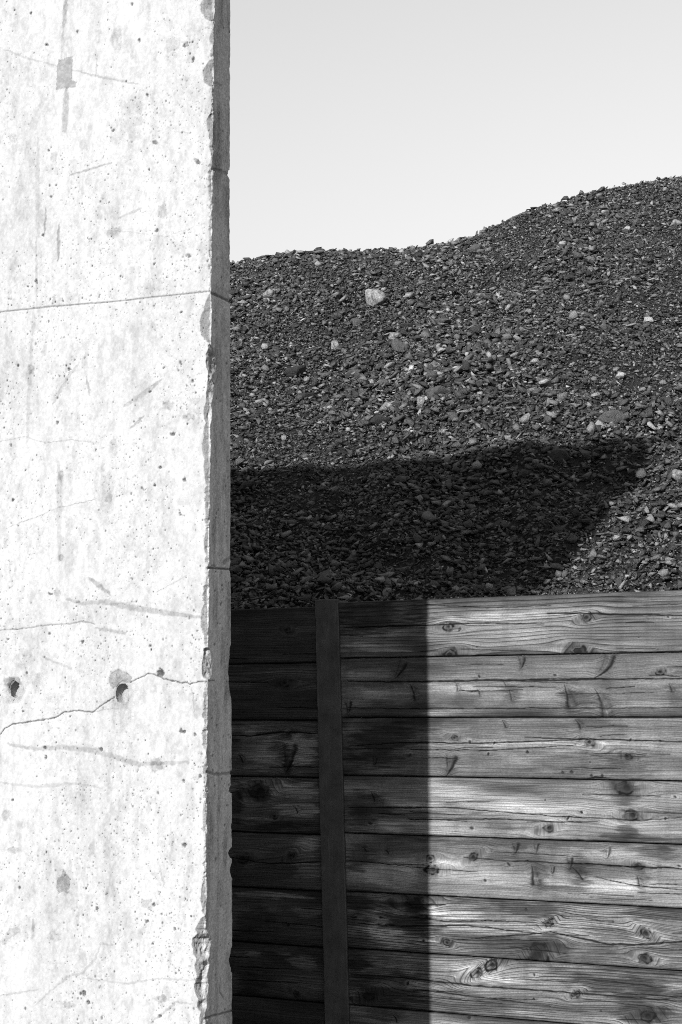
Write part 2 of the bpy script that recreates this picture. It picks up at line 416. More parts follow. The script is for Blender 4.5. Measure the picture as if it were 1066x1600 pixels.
# ---- front sheet, coordinates (s, z); columns reversed so that s rises
fs = slice(0, nf)
fS = SS[:, fs][:, ::-1]; fZ = ZZ[:, fs][:, ::-1]; A = np.ones_like(fS); CH = np.zeros_like(fS); D = np.zeros_like(fS)
n1 = fbm(fS * 9, fZ * 3.2, 21, 5, .6); n2 = fbm(fS * 34, fZ * 14, 22, 4, .6); n3 = fbm(fS * 150, fZ * 110, 23, 2); n4 = fbm(fS * 5, fZ * 1.3, 24, 3)
A *= 1 - 0.09 * sst(.48, .72, n1) * (0.1 + 1.3 * n2) - 0.12 * sst(.5, .75, n2) - 0.26 * (n3 - .4) - 0.04 * sst(.45, .7, n4) - .10 * sst(.54, .68, fbm(fS * 30, fZ * 22, 27, 5, .7))
# faint vertical streaks left by the formwork boards
A *= 1 - 0.03 * sst(.55, .8, fbm(fS * 60, fZ * 1.5, 25, 2))
D += (fbm(fS * 6, fZ * 5, 26, 3) - .5) * 0.004
def win(s0, s1, z0, z1):
    i0, i1 = np.searchsorted(s_all, [s0, s1]); j0, j1 = np.searchsorted(rows[:-NB], [z0, z1])
    return slice(j0, j1), slice(i0, i1)
def seg_dist(px, pz, pts):
    """distance to a polyline and the run 0..1 along it"""
    best = np.full(px.shape, 9.0); run = np.zeros(px.shape); L = [0]
    for a, b in zip(pts[:-1], pts[1:]): L.append(L[-1] + math.hypot(b[0] - a[0], b[1] - a[1]))
    for k, (a, b) in enumerate(zip(pts[:-1], pts[1:])):
        dx, dz = b[0] - a[0], b[1] - a[1]; q = dx * dx + dz * dz + 1e-12
        t = np.clip(((px - a[0]) * dx + (pz - a[1]) * dz) / q, 0, 1)
        d = np.hypot(px - a[0] - t * dx, pz - a[1] - t * dz); m = d < best
        best = np.where(m, d, best); run = np.where(m, (L[k] + t * (L[k + 1] - L[k])) / L[-1], run)
    return best, run
def stroke(pts, wpx, m, patch=0.35, taper=0.0, groove=0.0, soft=0.3, wob=0.0, sd=[100]):
    P = [on_front(*p) for p in pts]; w = wpx * MPX / 2; pad = w * 2 + .006 + wob * MPX
    j, i = win(min(p[0] for p in P) - pad, max(p[0] for p in P) + pad, min(p[1] for p in P) - pad, max(p[1] for p in P) + pad)
    s, z = fS[j, i], fZ[j, i]
    if s.size == 0: return
    sd[0] += 1
    if wob:
        s = s + (fbm(s * 90, z * 90, sd[0], 3) - .5) * wob * MPX * 2; z = z + (fbm(s * 90 + 50, z * 90, sd[0] + 500, 3) - .5) * wob * MPX * 2
    d, r = seg_dist(s, z, P)
    ww = w * (1 - taper * np.abs(2 * r - 1) ** 1.5)
    k = 1 - sst(ww * (1 - soft), ww * (1 + soft) + 0.0008, d)
    k *= 1 - patch * sst(.35, .65, fbm(s * 160, z * 120, sd[0] + 900, 3))
    A[j, i] *= 1 - (1 - (m ** 1.7 if m > .5 else m)) * k
    D[j, i] += groove * k
def blob(x, y, rx, ry, m, rot=0.0, rag=0.5, depth=0.0, chip=0.0, soft=0.25, sd=[4000]):
    s0, z0 = on_front(x, y); rx *= MPX; ry *= MPX; R = max(rx, ry) * 1.8 + .004
    j, i = win(s0 - R, s0 + R, z0 - R, z0 + R); s, z = fS[j, i] - s0, fZ[j, i] - z0
    if s.size == 0: return
    sd[0] += 1
    c, q = math.cos(rot), math.sin(rot); a = s * c + z * q; b = -s * q + z * c
    rr = np.hypot(a / rx, b / ry) + (fbm(fS[j, i] / R * 3.6, fZ[j, i] / R * 3.0, sd[0], 5, .65) - .5) * rag * 2.6
    k = 1 - sst(1 - soft, 1 + soft, rr)
    if max(rx, ry) > .009: k = k * (.55 + .45 * sst(.35, .6, fbm(fS[j, i] * 110, fZ[j, i] * 90, sd[0] + 11, 3)))
    A[j, i] *= 1 - (1 - (m ** 1.8 if m > .68 else m)) * k; CH[j, i] = np.maximum(CH[j, i], chip * k)
    D[j, i] += depth * k * (0.8 + 0.5 * fbm(fS[j, i] * 200, fZ[j, i] * 200, sd[0] + 7, 2))
for a in [  # grey dragged marks and old streaks: points, width, tone
    ([(104, 0), (101, 22), (100, 42)], 9, .70), ([(99, 42), (97, 92)], 5, .84), ([(104, 140), (101, 206)], 12, .78),
    ([(60, 215), (58, 300), (60, 370)], 8, .88), ([(72, 325), (69, 370)], 4, .72), ([(92, 352), (91, 408)], 6, .68), ([(57, 370), (58, 480)], 4, .87), ([(86, 460), (84, 475)], 5, .78),
    ([(52, 490), (52, 522)], 8, .84), ([(0, 74), (40, 90), (90, 103)], 3.2, .84), ([(113, 109), (165, 122), (215, 131)], 3.5, .80), ([(108, 274), (175, 254)], 3.2, .76),
    ([(185, 341), (222, 324)], 4, .84), ([(151, 92), (151, 120)], 2.5, .8), ([(50, 530), (45, 620), (43, 700)], 7, .88), ([(82, 632), (106, 590), (125, 566)], 6, .84), ([(135, 588), (141, 618)], 4, .74),
    ([(195, 634), (225, 615), (252, 594)], 8, .78), ([(205, 668), (226, 650)], 5, .7), ([(92, 722), (93, 800), (92, 875)], 10, .87),
    ([(139, 903), (155, 915), (173, 929)], 8, .70), ([(105, 936), (128, 943), (165, 940), (215, 951), (270, 959), (316, 965)], 9, .76), ([(150, 981), (197, 990)], 5, .78),
    ([(68, 1027), (112, 1045)], 4, .82), ([(13, 1163), (55, 1170), (95, 1167), (150, 1173), (190, 1186), (218, 1195), (240, 1193), (295, 1191)], 8, .79),
    ([(0, 1223), (60, 1229), (115, 1224), (160, 1231)], 5, .86), ([(55, 1570), (78, 1550), (105, 1526), (130, 1520), (148, 1500), (158, 1475), (180, 1476), (192, 1462)], 3.5, .84),
    ([(0, 1556), (30, 1551), (60, 1546)], 3, .82), ([(130, 1528), (200, 1537), (250, 1529), (312, 1532)], 3, .83), ([(235, 1598), (275, 1566), (300, 1568)], 3, .8), ([(52, 1436), (52, 1454)], 6, .76),
    ([(250, 1358), (258, 1388)], 2, .85), ([(14, 875), (20, 925)], 4, .9)]:
    stroke(a[0], a[1], a[2], taper=.55, wob=2.2)
for b in [  # stained or rubbed patches: centre, radii, tone
    (182, 62, 9, 24, .86), (270, 70, 15, 12, .87), (253, 330, 9, 13, .82), (178, 363, 14, 8, .80), (262, 634, 9, 8, .76), (293, 652, 10, 6, .8), (306, 627, 7, 7, .86), (165, 775, 16, 42, .90),
    (8, 848, 4, 8, .86), (95, 743, 6, 9, .74), (95, 870, 6, 6, .78), (90, 925, 6, 6, .74), (48, 576, 7, 8, .72), (85, 245, 6, 9, .84), (170, 778, 6, 9, .78), (243, 1193, 14, 10, .74),
    (22, 1328, 11, 5, .82), (8, 1274, 10, 8, .84), (85, 1462, 10, 9, .86), (230, 1412, 12, 8, .84), (250, 1560, 9, 6, .72), (108, 1570, 10, 6, .78),
    (40, 1030, 22, 14, .88), (55, 1060, 18, 12, .9), (178, 700, 8, 16, .88), (185, 1090, 40, 20, .95), (85, 1090, 14, 10, .9), (195, 1115, 10, 30, .9), (20, 215, 8, 10, .85)]:
    blob(*b, rag=.6, chip=.3)
stroke([(-520, 542), (-200, 507), (0, 487), (90, 478), (180, 471), (250, 463), (335, 454)], 2.2, .55, patch=.3, groove=.0012, wob=.5)            # board line of the formwork
for pts, w_, m_ in [
    ([(-150, 1206), (-110, 1190), (-70, 1188), (-30, 1172), (-4, 1160), (0, 1148), (8, 1138), (20, 1131), (45, 1128), (62, 1125), (85, 1122), (100, 1113), (110, 1111), (122, 1110), (145, 1113), (156, 1103), (165, 1098), (178, 1089)], 1.7, .16),
    ([(203, 1067), (218, 1059), (232, 1052), (238, 1053), (250, 1058), (262, 1062), (285, 1067), (290, 1066), (297, 1069), (305, 1066), (316, 1065), (327, 1064)], 1.7, .18),
    ([(297, 1069), (302, 1086), (304, 1120)], 1.2, .7), ([(145, 1113), (165, 1108), (185, 1107)], 1.2, .65), ([(0, 690), (40, 682), (70, 692), (110, 687), (155, 692)], 1.2, .68),
    ([(10, 826), (30, 817), (60, 807), (85, 795), (110, 789), (150, 780)], 1.3, .62), ([(0, 985), (40, 982), (70, 977), (107, 975), (130, 971), (148, 975)], 1.4, .5),
    ([(245, 925), (270, 912), (292, 900)], 1.1, .72), ([(160, 945), (200, 942), (215, 938)], 1.2, .75), ([(160, 360), (200, 362), (260, 370), (320, 348)], 1.1, .8), ([(268, 205), (300, 208)], 1.2, .75)]:
    stroke(pts, w_, m_ if m_ < .6 else m_ ** .7, patch=.15 if m_ < .6 else .6, groove=.002 if m_ < .6 else .0, soft=.5, wob=1.6)
rg = random.Random(5)
pits = [(290, 70, 6, 7), (302, 93, 3, 5), (243, 223, 7, 4), (308, 252, 8, 4), (295, 400, 6, 3), (245, 360, 4, 4), (230, 148, 2.5, 3), (218, 63, 3, 4), (121, 50, 3, 3), (73, 70, 4, 2.5), (48, 21, 2.5, 4),
        (206, 6, 3, 3), (177, 204, 3, 3), (270, 678, 5, 4), (250, 730, 4, 3), (288, 749, 4, 4), (242, 758, 3, 3), (282, 567, 3, 6), (301, 595, 3.5, 3.5), (90, 660, 3, 3.5), (17, 696, 3, 3), (235, 612, 4, 3), (108, 577, 3.5, 3.5),
        (282, 803, 3, 6), (78, 928, 5, 2.5), (78, 991, 3, 3), (130, 1003, 3.5, 3), (288, 1143, 3.5, 3.5), (305, 1148, 3, 3), (283, 1142, 3, 4), (287, 1221, 3.5, 3.5), (288, 1320, 5, 5), (229, 1440, 3.5, 3), (238, 1475, 3, 3),
        (131, 1552, 4, 5), (138, 1567, 4, 4), (240, 1414, 3, 3), (70, 1168, 4, 2.5), (72, 1184, 3, 4), (158, 1171, 5, 3), (250, 1051, 7, 7), (98, 470, 2, 3), (44, 448, 2.5, 3), (57, 440, 4, 5), (67, 367, 3, 3), (80, 307, 3, 3),
        (76, 235, 2.5, 3), (233, 265, 2, 3), (256, 575, 3, 2), (313, 1213, 3, 4), (250, 1600 - 12, 4, 3), (152, 1420, 3, 4), (20, 1250, 2.5, 3), (273, 1452, 3, 3), (12, 999, 3, 3), (235, 1009, 2.5, 2.5), (283, 488, 2.5, 2.5)]
for x, y, a, b in pits: blob(x, y, a * .72, b * .72, .30, rot=rg.uniform(-.6, .6), rag=.95, depth=.006, soft=.3)  # dirt and the shade inside each pit painted into the colour, besides the recess
for k in range(13500):                                         # bug holes, inner shade and dirt painted in: many, denser in drifts and towards the right edge
    x = 345 - 520 * rg.random() ** 1.15; y = rg.uniform(-20, 1620)
    if float(fbm(x / 70, y / 90, 61, 2)) + rg.uniform(-.2, .2) < .45: continue
    r = min(2.6, 0.58 * math.exp(rg.gauss(0, .40)))
    blob(x, y, r, r * rg.uniform(.8, 1.5), rg.uniform(.10, .5), rag=.15, depth=.0022, soft=.4)
# ---- tie holes: a ragged opening in the sheet, the cups follow as parts
HOLES = [(23, 1078, 10.5, 14.5), (191, 1083, 12, 17)]
hole_mask = np.zeros_like(fS, bool)
for x, y, a, b in HOLES:
    blob(x - 2, y + 2, a + 6, b + 6, .86, rag=.25, depth=.003, chip=.8, soft=.3)
    s0, z0 = on_front(x, y); j, i = win(s0 - .06, s0 + .06, z0 - .06, z0 + .06)
    rr = np.hypot((fS[j, i] - s0) / (a * MPX), (fZ[j, i] - z0) / (b * MPX))
    hole_mask[j, i] |= rr + (fbm(fS[j, i] * 60, fZ[j, i] * 60, 91, 2) - .5) * .35 < 1
def poly(pts, m, wob=1.5, depth=0.0, chip=0.0, patch=.25, sd=[7000]):
    q = np.array([on_front(*p) for p in pts]); sd[0] += 1
    j, i = win(q[:, 0].min() - .01, q[:, 0].max() + .01, q[:, 1].min() - .01, q[:, 1].max() + .01)
    s_ = fS[j, i] + (fbm(fS[j, i] * 110, fZ[j, i] * 110, sd[0], 4, .6) - .5) * wob * MPX * 2; z_ = fZ[j, i] + (fbm(fS[j, i] * 110 + 40, fZ[j, i] * 110, sd[0] + 50, 4, .6) - .5) * wob * MPX * 2
    ins = np.zeros(s_.shape, bool)
    for a, b in zip(q, np.roll(q, -1, 0)):
        c = ((a[1] > z_) != (b[1] > z_)) & (s_ < (b[0] - a[0]) * (z_ - a[1]) / (b[1] - a[1] + 1e-12) + a[0]); ins ^= c
    k = ins * (1 - patch * sst(.4, .62, fbm(fS[j, i] * 90, fZ[j, i] * 140, sd[0] + 90, 3)))
    A[j, i] *= 1 - (1 - m) * k; D[j, i] += depth * ins; CH[j, i] = np.maximum(CH[j, i], chip * ins)
poly([(91, 93), (99, 93), (101, 90), (114, 88), (112, 125), (120, 128), (118, 136), (88, 140), (89, 112)], .56, wob=1.2)
poly([(99, 1358), (104, 1366), (110, 1374), (109, 1388), (104, 1391), (106, 1398), (100, 1393), (92, 1396), (87, 1386), (90, 1372), (95, 1370)], .52, wob=1.6, depth=.003, chip=.8)
poly([(172, 1052), (184, 1045), (196, 1050), (206, 1058), (204, 1068), (190, 1066), (176, 1076), (170, 1066)], .60, wob=2, depth=.003, chip=.8)
poly([(14, 1058), (30, 1058), (34, 1070), (22, 1072), (14, 1084), (11, 1070)], .6, wob=1.5, depth=.002, chip=.8)
poly([(24, 1092), (34, 1086), (36, 1072), (40, 1080), (30, 1098), (20, 1098)], .8, wob=1.5)
poly([(245, 1048), (253, 1045), (258, 1052), (253, 1058), (246, 1056)], .42, wob=1, depth=.004)
poly([(0, 1470), (14, 1452), (26, 1448), (30, 1440), (32, 1456), (20, 1464), (8, 1478)], .74, wob=3, patch=.5)
blob(14, 1066, 10, 8, .72, rag=.4, depth=.002, chip=.6)
# ---- front edge chips: (y0, y1, reach on the front px, reach on the end m)
FCH = [(-15, 34, 25, .012), (48, 72, 9, .006), (92, 136, 18, .012), (176, 214, 10, .006), (330, 410, 6, .004), (462, 498, 12, .008), (480, 536, 25, .013), (538, 590, 7, .055), (584, 630, 8, .045), (600, 668, 12, .02), (655, 722, 15, .012),
       (700, 762, 9, .008), (828, 872, 8, .006), (940, 990, 15, .010), (1012, 1062, 11, .045), (1080, 1120, 6, .008), (1146, 1166, 7, .006), (1190, 1215, 7, .008), (1245, 1292, 7, .007), (1372, 1432, 9, .016), (1432, 1466, 18, .012),
       (1450, 1530, 25, .055), (1505, 1566, 17, .035), (1556, 1584, 10, .02), (1575, 1620, 7, .01)]
for k in range(70): y = rg.uniform(-20, 1620); h = rg.uniform(4, 16); FCH.append((y, y + h, rg.uniform(3, 7), rg.uniform(.003, .012)))
BCH = [(104, 120, .012), (266, 282, .022), (280, 410, .008), (452, 476, .018), (878, 898, .012), (1004, 1092, .026), (1040, 1066, .03), (1200, 1238, .018), (1226, 1240, .03), (1262, 1330, .01), (1324, 1342, .034), (1348, 1374, .022), (1412, 1440, .008),
       (1478, 1522, .026), (1486, 1512, .03), (1560, 1584, .012)]
for k in range(46): y = rg.uniform(-20, 1620); h = rg.uniform(6, 30); BCH.append((y, y + h, rg.uniform(.003, .009)))
zr = ZZ[:, nf - 1]                                            # heights down the corner column
Af = 0.003 + .012 * sst(.35, .8, fbm(zr * 45, zr * 0, 71, 5, .7)) + .012 * sst(.5, .8, fbm(zr * 9, zr * 0, 70, 3)); Bf = 0.003 + .009 * sst(.4, .8, fbm(zr * 55, zr * 0 + 3, 72, 4, .7)); Bb = 0.003 + .004 * fbm(zr * 40, zr * 0 + 5, 73, 3)
jag = fbm(zr * 48, zr * 0 + 8, 74, 4, .6); jagl = fbm(zr * 15, zr * 0 + 2, 69, 3)
for y0, y1, a, b in FCH:
    za, zb = on_front(326, y1)[1], on_front(326, y0)[1]
    q = np.clip(1 - ((zr - (za + zb) / 2) / ((zb - za) / 2)) ** 2, 0, 1) ** .55 * (.5 + .8 * jagl) * (.8 + .4 * jag)
    Af = np.maximum(Af, a * MPX * q); Bf = np.maximum(Bf, b * q)
for y0, y1, b in BCH:
    za, zb = on_end(361, y1)[1], on_end(361, y0)[1]
    q = np.clip(1 - ((zr - (za + zb) / 2) / ((zb - za) / 2)) ** 2, 0, 1) ** .6 * (.7 + .6 * jag)
    Bb = np.maximum(Bb, b * q)
def cut(dist, R1, R2):
    return np.clip(1 - dist / R1[:, None], 0, 1) / (1 / R1[:, None] + 1 / R2[:, None])
lam_f = cut(fS, Af, Bf)
fr = sst(0, .0012, lam_f)
ragF = 1 + 1.1 * (fbm(fS * 45, fZ * 42, 75, 3) - .5) + .5 * (fbm(fS * 24 + fZ * 14, fZ * 18, 79, 2) - .5)
big_cut = fr * sst(.006, .016, Af)[:, None]
A *= 1 - big_cut * (.40 + .3 * (fbm(fS * 120, fZ * 60, 76, 4) - .5)) - fr * .08; CH = np.maximum(CH, fr)
ALB[:, fs] = A[:, ::-1]; CHIP[:, fs] = CH[:, ::-1]; DIN[:, fs] = D[:, ::-1]
LAMF = np.zeros_like(ZZ); LAMB = np.zeros_like(ZZ)
LAMF[:, fs] = (lam_f * ragF)[:, ::-1]
# ---- end sheet, coordinates (t, z)
es = slice(nf, nf + ne)
eT, eZ = TTk[:, es], ZZ[:, es]
le = cut(eT, Bf, Af); lb = cut(TH[:, es] - eT, Bb, Bb)
LAMF[:, es] = le * (1 + 1.1 * (fbm(-eT * 45, eZ * 42, 75, 3) - .5) + .5 * (fbm(-eT * 24 + eZ * 14, eZ * 18, 79, 2) - .5)); LAMB[:, es] = lb * (1 + .5 * (fbm(eT * 60, eZ * 40, 78, 3) - .5))
E_ = 1.28 - .28 * sst(.42, .72, fbm(eT * 40, eZ * 5, 31, 4)) - .75 * (vn(eT * 330, eZ * 260, 32) - .5) * .9 - .25 * (fbm(eT * 120, eZ * 30, 38, 3) - .5) - .30 * sst(.48, .7, fbm(eT * 18, eZ * 7, 33, 4)) - .10 * sst(3.2, 3.8, eZ)
E_ *= 1 - .22 * sst(.0, .002, le) * sst(.006, .016, Af)[:, None]
ED = (fbm(eT * 300, eZ * 200, 34, 2) - .5) * .0022 + (fbm(eT * 60, eZ * 40, 35, 3) - .5) * .005
def estroke(pts, w, m, groove, wob=.002):
    P = [on_end(*p) for p in pts]
    dd, r = seg_dist(eT + (fbm(eT * 60, eZ * 60, 36, 3) - .5) * wob * 2, eZ + (fbm(eT * 60, eZ * 60, 37, 3) - .5) * wob * 2, P)
    k = 1 - sst(w * .6, w * 1.4, dd)
    E_[:] *= 1 - (1 - m) * k; ED[:] += groove * k
estroke([(329, 457), (340, 462), (352, 468), (364, 473)], .005, .42, .004); estroke([(336, 452), (350, 458), (364, 466)], .02, .8, 0, .012); estroke([(323, 887), (364, 890)], .0035, .35, .005, .0008)
estroke([(316, 1594), (330, 1588), (345, 1584), (366, 1579)], .0035, .45, .003); estroke([(329, 262), (345, 268), (362, 276)], .006, .7, .003, .006); estroke([(328, 127), (340, 131), (346, 134)], .004, .75, .002)
estroke([(319, 1205), (335, 1210), (350, 1210), (364, 1206)], .005, .6, .004, .004); estroke([(350, 880), (356, 876), (360, 872)], .008, .6, .004); estroke([(326, 1064), (336, 1063)], .002, .4, .002)
estroke([(345, 1530), (344, 1550), (350, 1560)], .004, .6, .002)
for k in range(170):                                          # pits and dark nicks on the end
    t0, z0, r_ = rg.uniform(.01, .2), rg.uniform(.5, 4.4), rg.uniform(.002, .007)
    k_ = 1 - sst(.6, 1.3, np.hypot((eT - t0) / r_, (eZ - z0) / (r_ * .7))); E_ *= 1 - .5 * k_; ED += .004 * k_
ALB[:, es] = E_; DIN[:, es] = ED; CHIP[:, es] = .75
bs = slice(nf + ne, nf + ne + nb)
LAMB[:, bs] = cut(SS[:, bs], Bb, Bb)
CHIP[:, bs] = .3
# the corner column carries both sides' values already; displace
nrmF = np.zeros(ZZ.shape + (3,)); nrmF[:, :nf] = W_D; nrmF[:, es] = W_A; nrmF[:, bs] = -W_D
edge_fade = np.ones_like(ZZ); edge_fade[:, fs] = sst(0, .01, SS[:, fs]); edge_fade[:, es] = sst(0, .01, eT) * sst(0, .01, TH[:, es] - eT); edge_fade[:, bs] = 0
P = W_O[None, None] + SS[..., None] * W_A + TTk[..., None] * W_D + nrmF * (DIN * edge_fade)[..., None] + LAMF[..., None] * (W_A + W_D) + LAMB[..., None] * (W_A - W_D)
P[..., 2] = ZZ
NC = nf + ne + nb
q = grid_faces(NR, NC, wrap=True)
hm = np.zeros((NR, NC), bool); hm[:, :nf] = hole_mask[:, ::-1]
hv = hm.ravel(); q = q[~hv[q].all(1)]
BASE_ALB = 0.37
me = np_mesh('concrete_wall', P.reshape(-1, 3), [q, np.arange((NR - 1) * NC, NR * NC)[None, :]], {'alb': ALB * BASE_ALB, 'chip': CHIP})
wall = tag(link('concrete_wall', me, M_CON), 'tall sunlit pale concrete wall with pitted face, cracks and chipped right edge', 'concrete wall', kind='thing')
# ---- cups of the tie holes
for x, y, a, b in HOLES:
    s0, z0 = on_front(x, y); a *= MPX * 1.12; b *= MPX * 1.12
    na, nd = 48, 14; vv = []; al = []
    for k in range(nd):
        f = k / (nd - 1); dep = 0.003 + .034 * min(1, f * 1.35); sc = (1 - .5 * f) if f < .75 else (1 - .5 * .75) * (1 - f) / .25
        for m in range(na):
            th = 2 * math.pi * m / na; w_ = 1 + .10 * (float(vn(np.cos(th) * 2 + x, np.sin(th) * 2 + f * 3, 5)) - .5)
            vv.append(W_O + W_A * (s0 + a * sc * w_ * math.cos(th)) + W_D * dep + np.array([0, 0, z0 + b * sc * w_ * math.sin(th) - f * .006])); al.append(.5 + .2 * (1 - f))
    me = np_mesh('tie_hole', vv, [grid_faces(nd, na, wrap=True, flip=True)], {'alb': np.array(al) * 0 + BASE_ALB * .75, 'chip': np.ones(len(al))})
    link('tie_hole', me, M_CON, wall)

# ---------------------------------------------------------------- timber wall: planks slid behind the flange of a steel post
timber = bpy.data.objects.new('timber_wall', None); C.objects.link(timber); timber.location = F_O
tag(timber, 'weathered wooden plank wall with a dark steel post holding back the gravel pile', 'retaining wall', kind='thing')
def put(o):                                                   # keep world placement under the Empty
    o.parent = timber; o.matrix_parent_inverse.identity(); o.location = (0, 0, 0)
def zs(cols):                                                 # seam heights from the photo
    return [on_fence(x, y)[1] for x, y in cols]
R_TOP = zs([(853, 928.8), (853, 1022.9), (853, 1121), (853, 1217), (853, 1312.5), (853, 1408.9), (853, 1502.8), (853, 1597)])
L_TOP = zs([(430, 949.5), (430, 1036.8), (430, 1125.3), (430, 1214.3), (430, 1302), (430, 1389), (430, 1475.8), (430, 1561)])
R_TOP += [R_TOP[-1] - .255 * k for k in (1, 2)]; L_TOP += [L_TOP[-1] - .24 * k for k in (1, 2)]
U_L = on_fence(505, 1250)[0]; U_R = on_fence(538, 1250)[0]; 
# knots of each plank: (x, y, r px, kind, turn, tone)
KN = {
 'R0': [(700, 979, 7, 'eye', 0, .25), (917, 965, 6.5, 'eye', 0, .3), (703, 1023, 9, 'eye', 0, .45), (905, 1018, 10, 'eye', 0, .35), (718, 983, 4, 'eye', 0, 1.15), (745, 1011, 2, 'pin', 0, .3), (998, 996, 2, 'pin', 0, .3), (1044, 964, 2.5, 'eye', 0, .5)],
 'R1': [(947, 1041, 24, 'slash', 1.0, .32), (816, 1036, 10, 'slash', 1.5, .3), (749, 1057, 4, 'eye', 0, .5), (625, 1047, 16, 'slash', 1.05, .35), (1032, 1050, 5, 'eye', 0, .5), (890, 1087, 20, 'slash', -1.25, .28), (944, 1096, 24, 'slash', -1.15, .6),
        (868, 1055, 3, 'eye', 0, .6), (800, 1085, 10, 'slash', -1.2, .65), (716, 1072, 8, 'slash', -1.2, .45), (649, 1080, 14, 'slash', -1.1, .35), (545, 1105, 10, 'slash', 1.6, .3), (1050, 1074, 7, 'slash', -1.1, .45), (750, 1080, 7, 'slash', -.9, .5), (790, 1067, 6, 'slash', -.9, .5)],
 'R2': [(905, 1129, 9, 'slash', -.8, .3), (789, 1130, 7, 'slash', -.9, .35), (710, 1153, 5, 'eye', 0, .6), (734, 1159, 4, 'eye', 0, .7), (772, 1161, 3, 'eye', 0, .4), (922, 1160, 6, 'eye', 0, .4), (985, 1156, 3, 'eye', 0, .6), (824, 1175, 3.5, 'pin', 0, .2), (763, 1178, 4, 'eye', 0, .4),
        (981, 1182, 5, 'eye', 0, .3), (703, 1196, 18, 'slash', 1.3, .22), (586, 1190, 6, 'slash', 1.4, .3), (640, 1180, 4, 'eye', 0, 1.2), (879, 1207, 4, 'pin', 0, .35), (893, 1206, 4, 'pin', 0, .3), (924, 1212, 4, 'pin', 0, .25), (941, 1212, 4, 'pin', 0, .3), (1032, 1158, 3, 'eye', 0, .6), (922, 1191, 2.5, 'pin', 0, .4)],
 'R3': [(977, 1231, 11, 'eye', 0, .3), (986, 1274, 9, 'eye', 0, .28), (857, 1294, 7, 'eye', 0, .25), (888, 1278, 3.5, 'eye', 0, .25), (909, 1269, 3.5, 'eye', 0, .35), (1055, 1245, 3, 'eye', 0, .6), (852, 1250, 2, 'pin', 0, .3), (585, 1243, 8, 'slash', -.9, .4), (737, 1294, 4, 'eye', 0, .6), (1040, 1279, 3, 'eye', 0, .6), (578, 1287, 4, 'eye', 0, .5)],
 'R4': [(673, 1342, 7, 'eye', 0, .4), (675, 1359, 9, 'eye', 0, .25), (740, 1339, 6, 'eye', 0, .25), (806, 1326, 9, 'slash', 1.5, .3), (836, 1367, 17, 'slash', -1.35, .2), (891, 1350, 10, 'slash', 1.55, .2), (905, 1363, 13, 'slash', -.7, .3), (864, 1360, 6, 'slash', 1.5, .35), (997, 1353, 6, 'eye', 0, .25), (1000, 1376, 9, 'slash', -1.2, .6),
        (838, 1326, 8, 'slash', 1.5, .55), (950, 1333, 9, 'slash', 1.5, .65), (570, 1325, 6, 'slash', -.6, .4), (605, 1328, 5, 'slash', -.4, .4), (795, 1351, 3.5, 'eye', 0, .5), (824, 1346, 3, 'pin', 0, .3), (758, 1376, 4, 'eye', 0, .6), (1061, 1353, 3, 'eye', 0, .5)],
 'R5': [(650, 1407, 13, 'eye', 0, .3), (843, 1491, 15, 'ball', 0, .42), (857, 1442, 6, 'eye', 0, .35), (1011, 1459, 7, 'eye', 0, .35), (1008, 1497, 7, 'eye', 0, .3), (667, 1433, 4, 'eye', 0, .45), (699, 1473, 5, 'eye', 0, .5), (662, 1470, 4, 'eye', 0, .4), (958, 1440, 3, 'pin', 0, .4), (553, 1432, 5, 'slash', .5, .35), (595, 1434, 3, 'eye', 0, .4), (822, 1421, 4, 'pin', 0, .5)],
 'R6': [(769, 1508, 9, 'eye', 0, .3), (745, 1520, 9, 'eye', 0, .25), (1012, 1588, 10, 'eye', 0, .25), (834, 1561, 3.5, 'pin', 0, .25), (900, 1553, 5, 'eye', 0, .45), (577, 1555, 9, 'eye', 0, .3), (637, 1537, 4, 'eye', 0, .3), (835, 1523, 3, 'eye', 0, .5), (939, 1580, 3, 'pin', 0, .5)],
 'R7': [(620, 1590, 6, 'slash', -.8, .4), (733, 1590, 4, 'eye', 0, .4)],
 'L0': [(450, 985, 5, 'eye', 0, .6)], 'L1': [(446, 1068, 7, 'eye', 0, .6)], 'L2': [(451, 1185, 27, 'slash', 1.4, .3), (452, 1146, 5, 'eye', 0, .4), (378, 1183, 8, 'slash', -.8, .4)], 'L3': [(406, 1235, 13, 'eye', 0, .25), (464, 1262, 8, 'slash', -.7, .5), (430, 1276, 5, 'eye', 0, .4)],
 'L4': [(380, 1342, 8, 'eye', 0, .4), (455, 1337, 6, 'eye', 0, .5)], 'L5': [(450, 1446, 4, 'eye', 0, .5)], 'L6': [(463, 1554, 5, 'eye', 0, .4)],
}
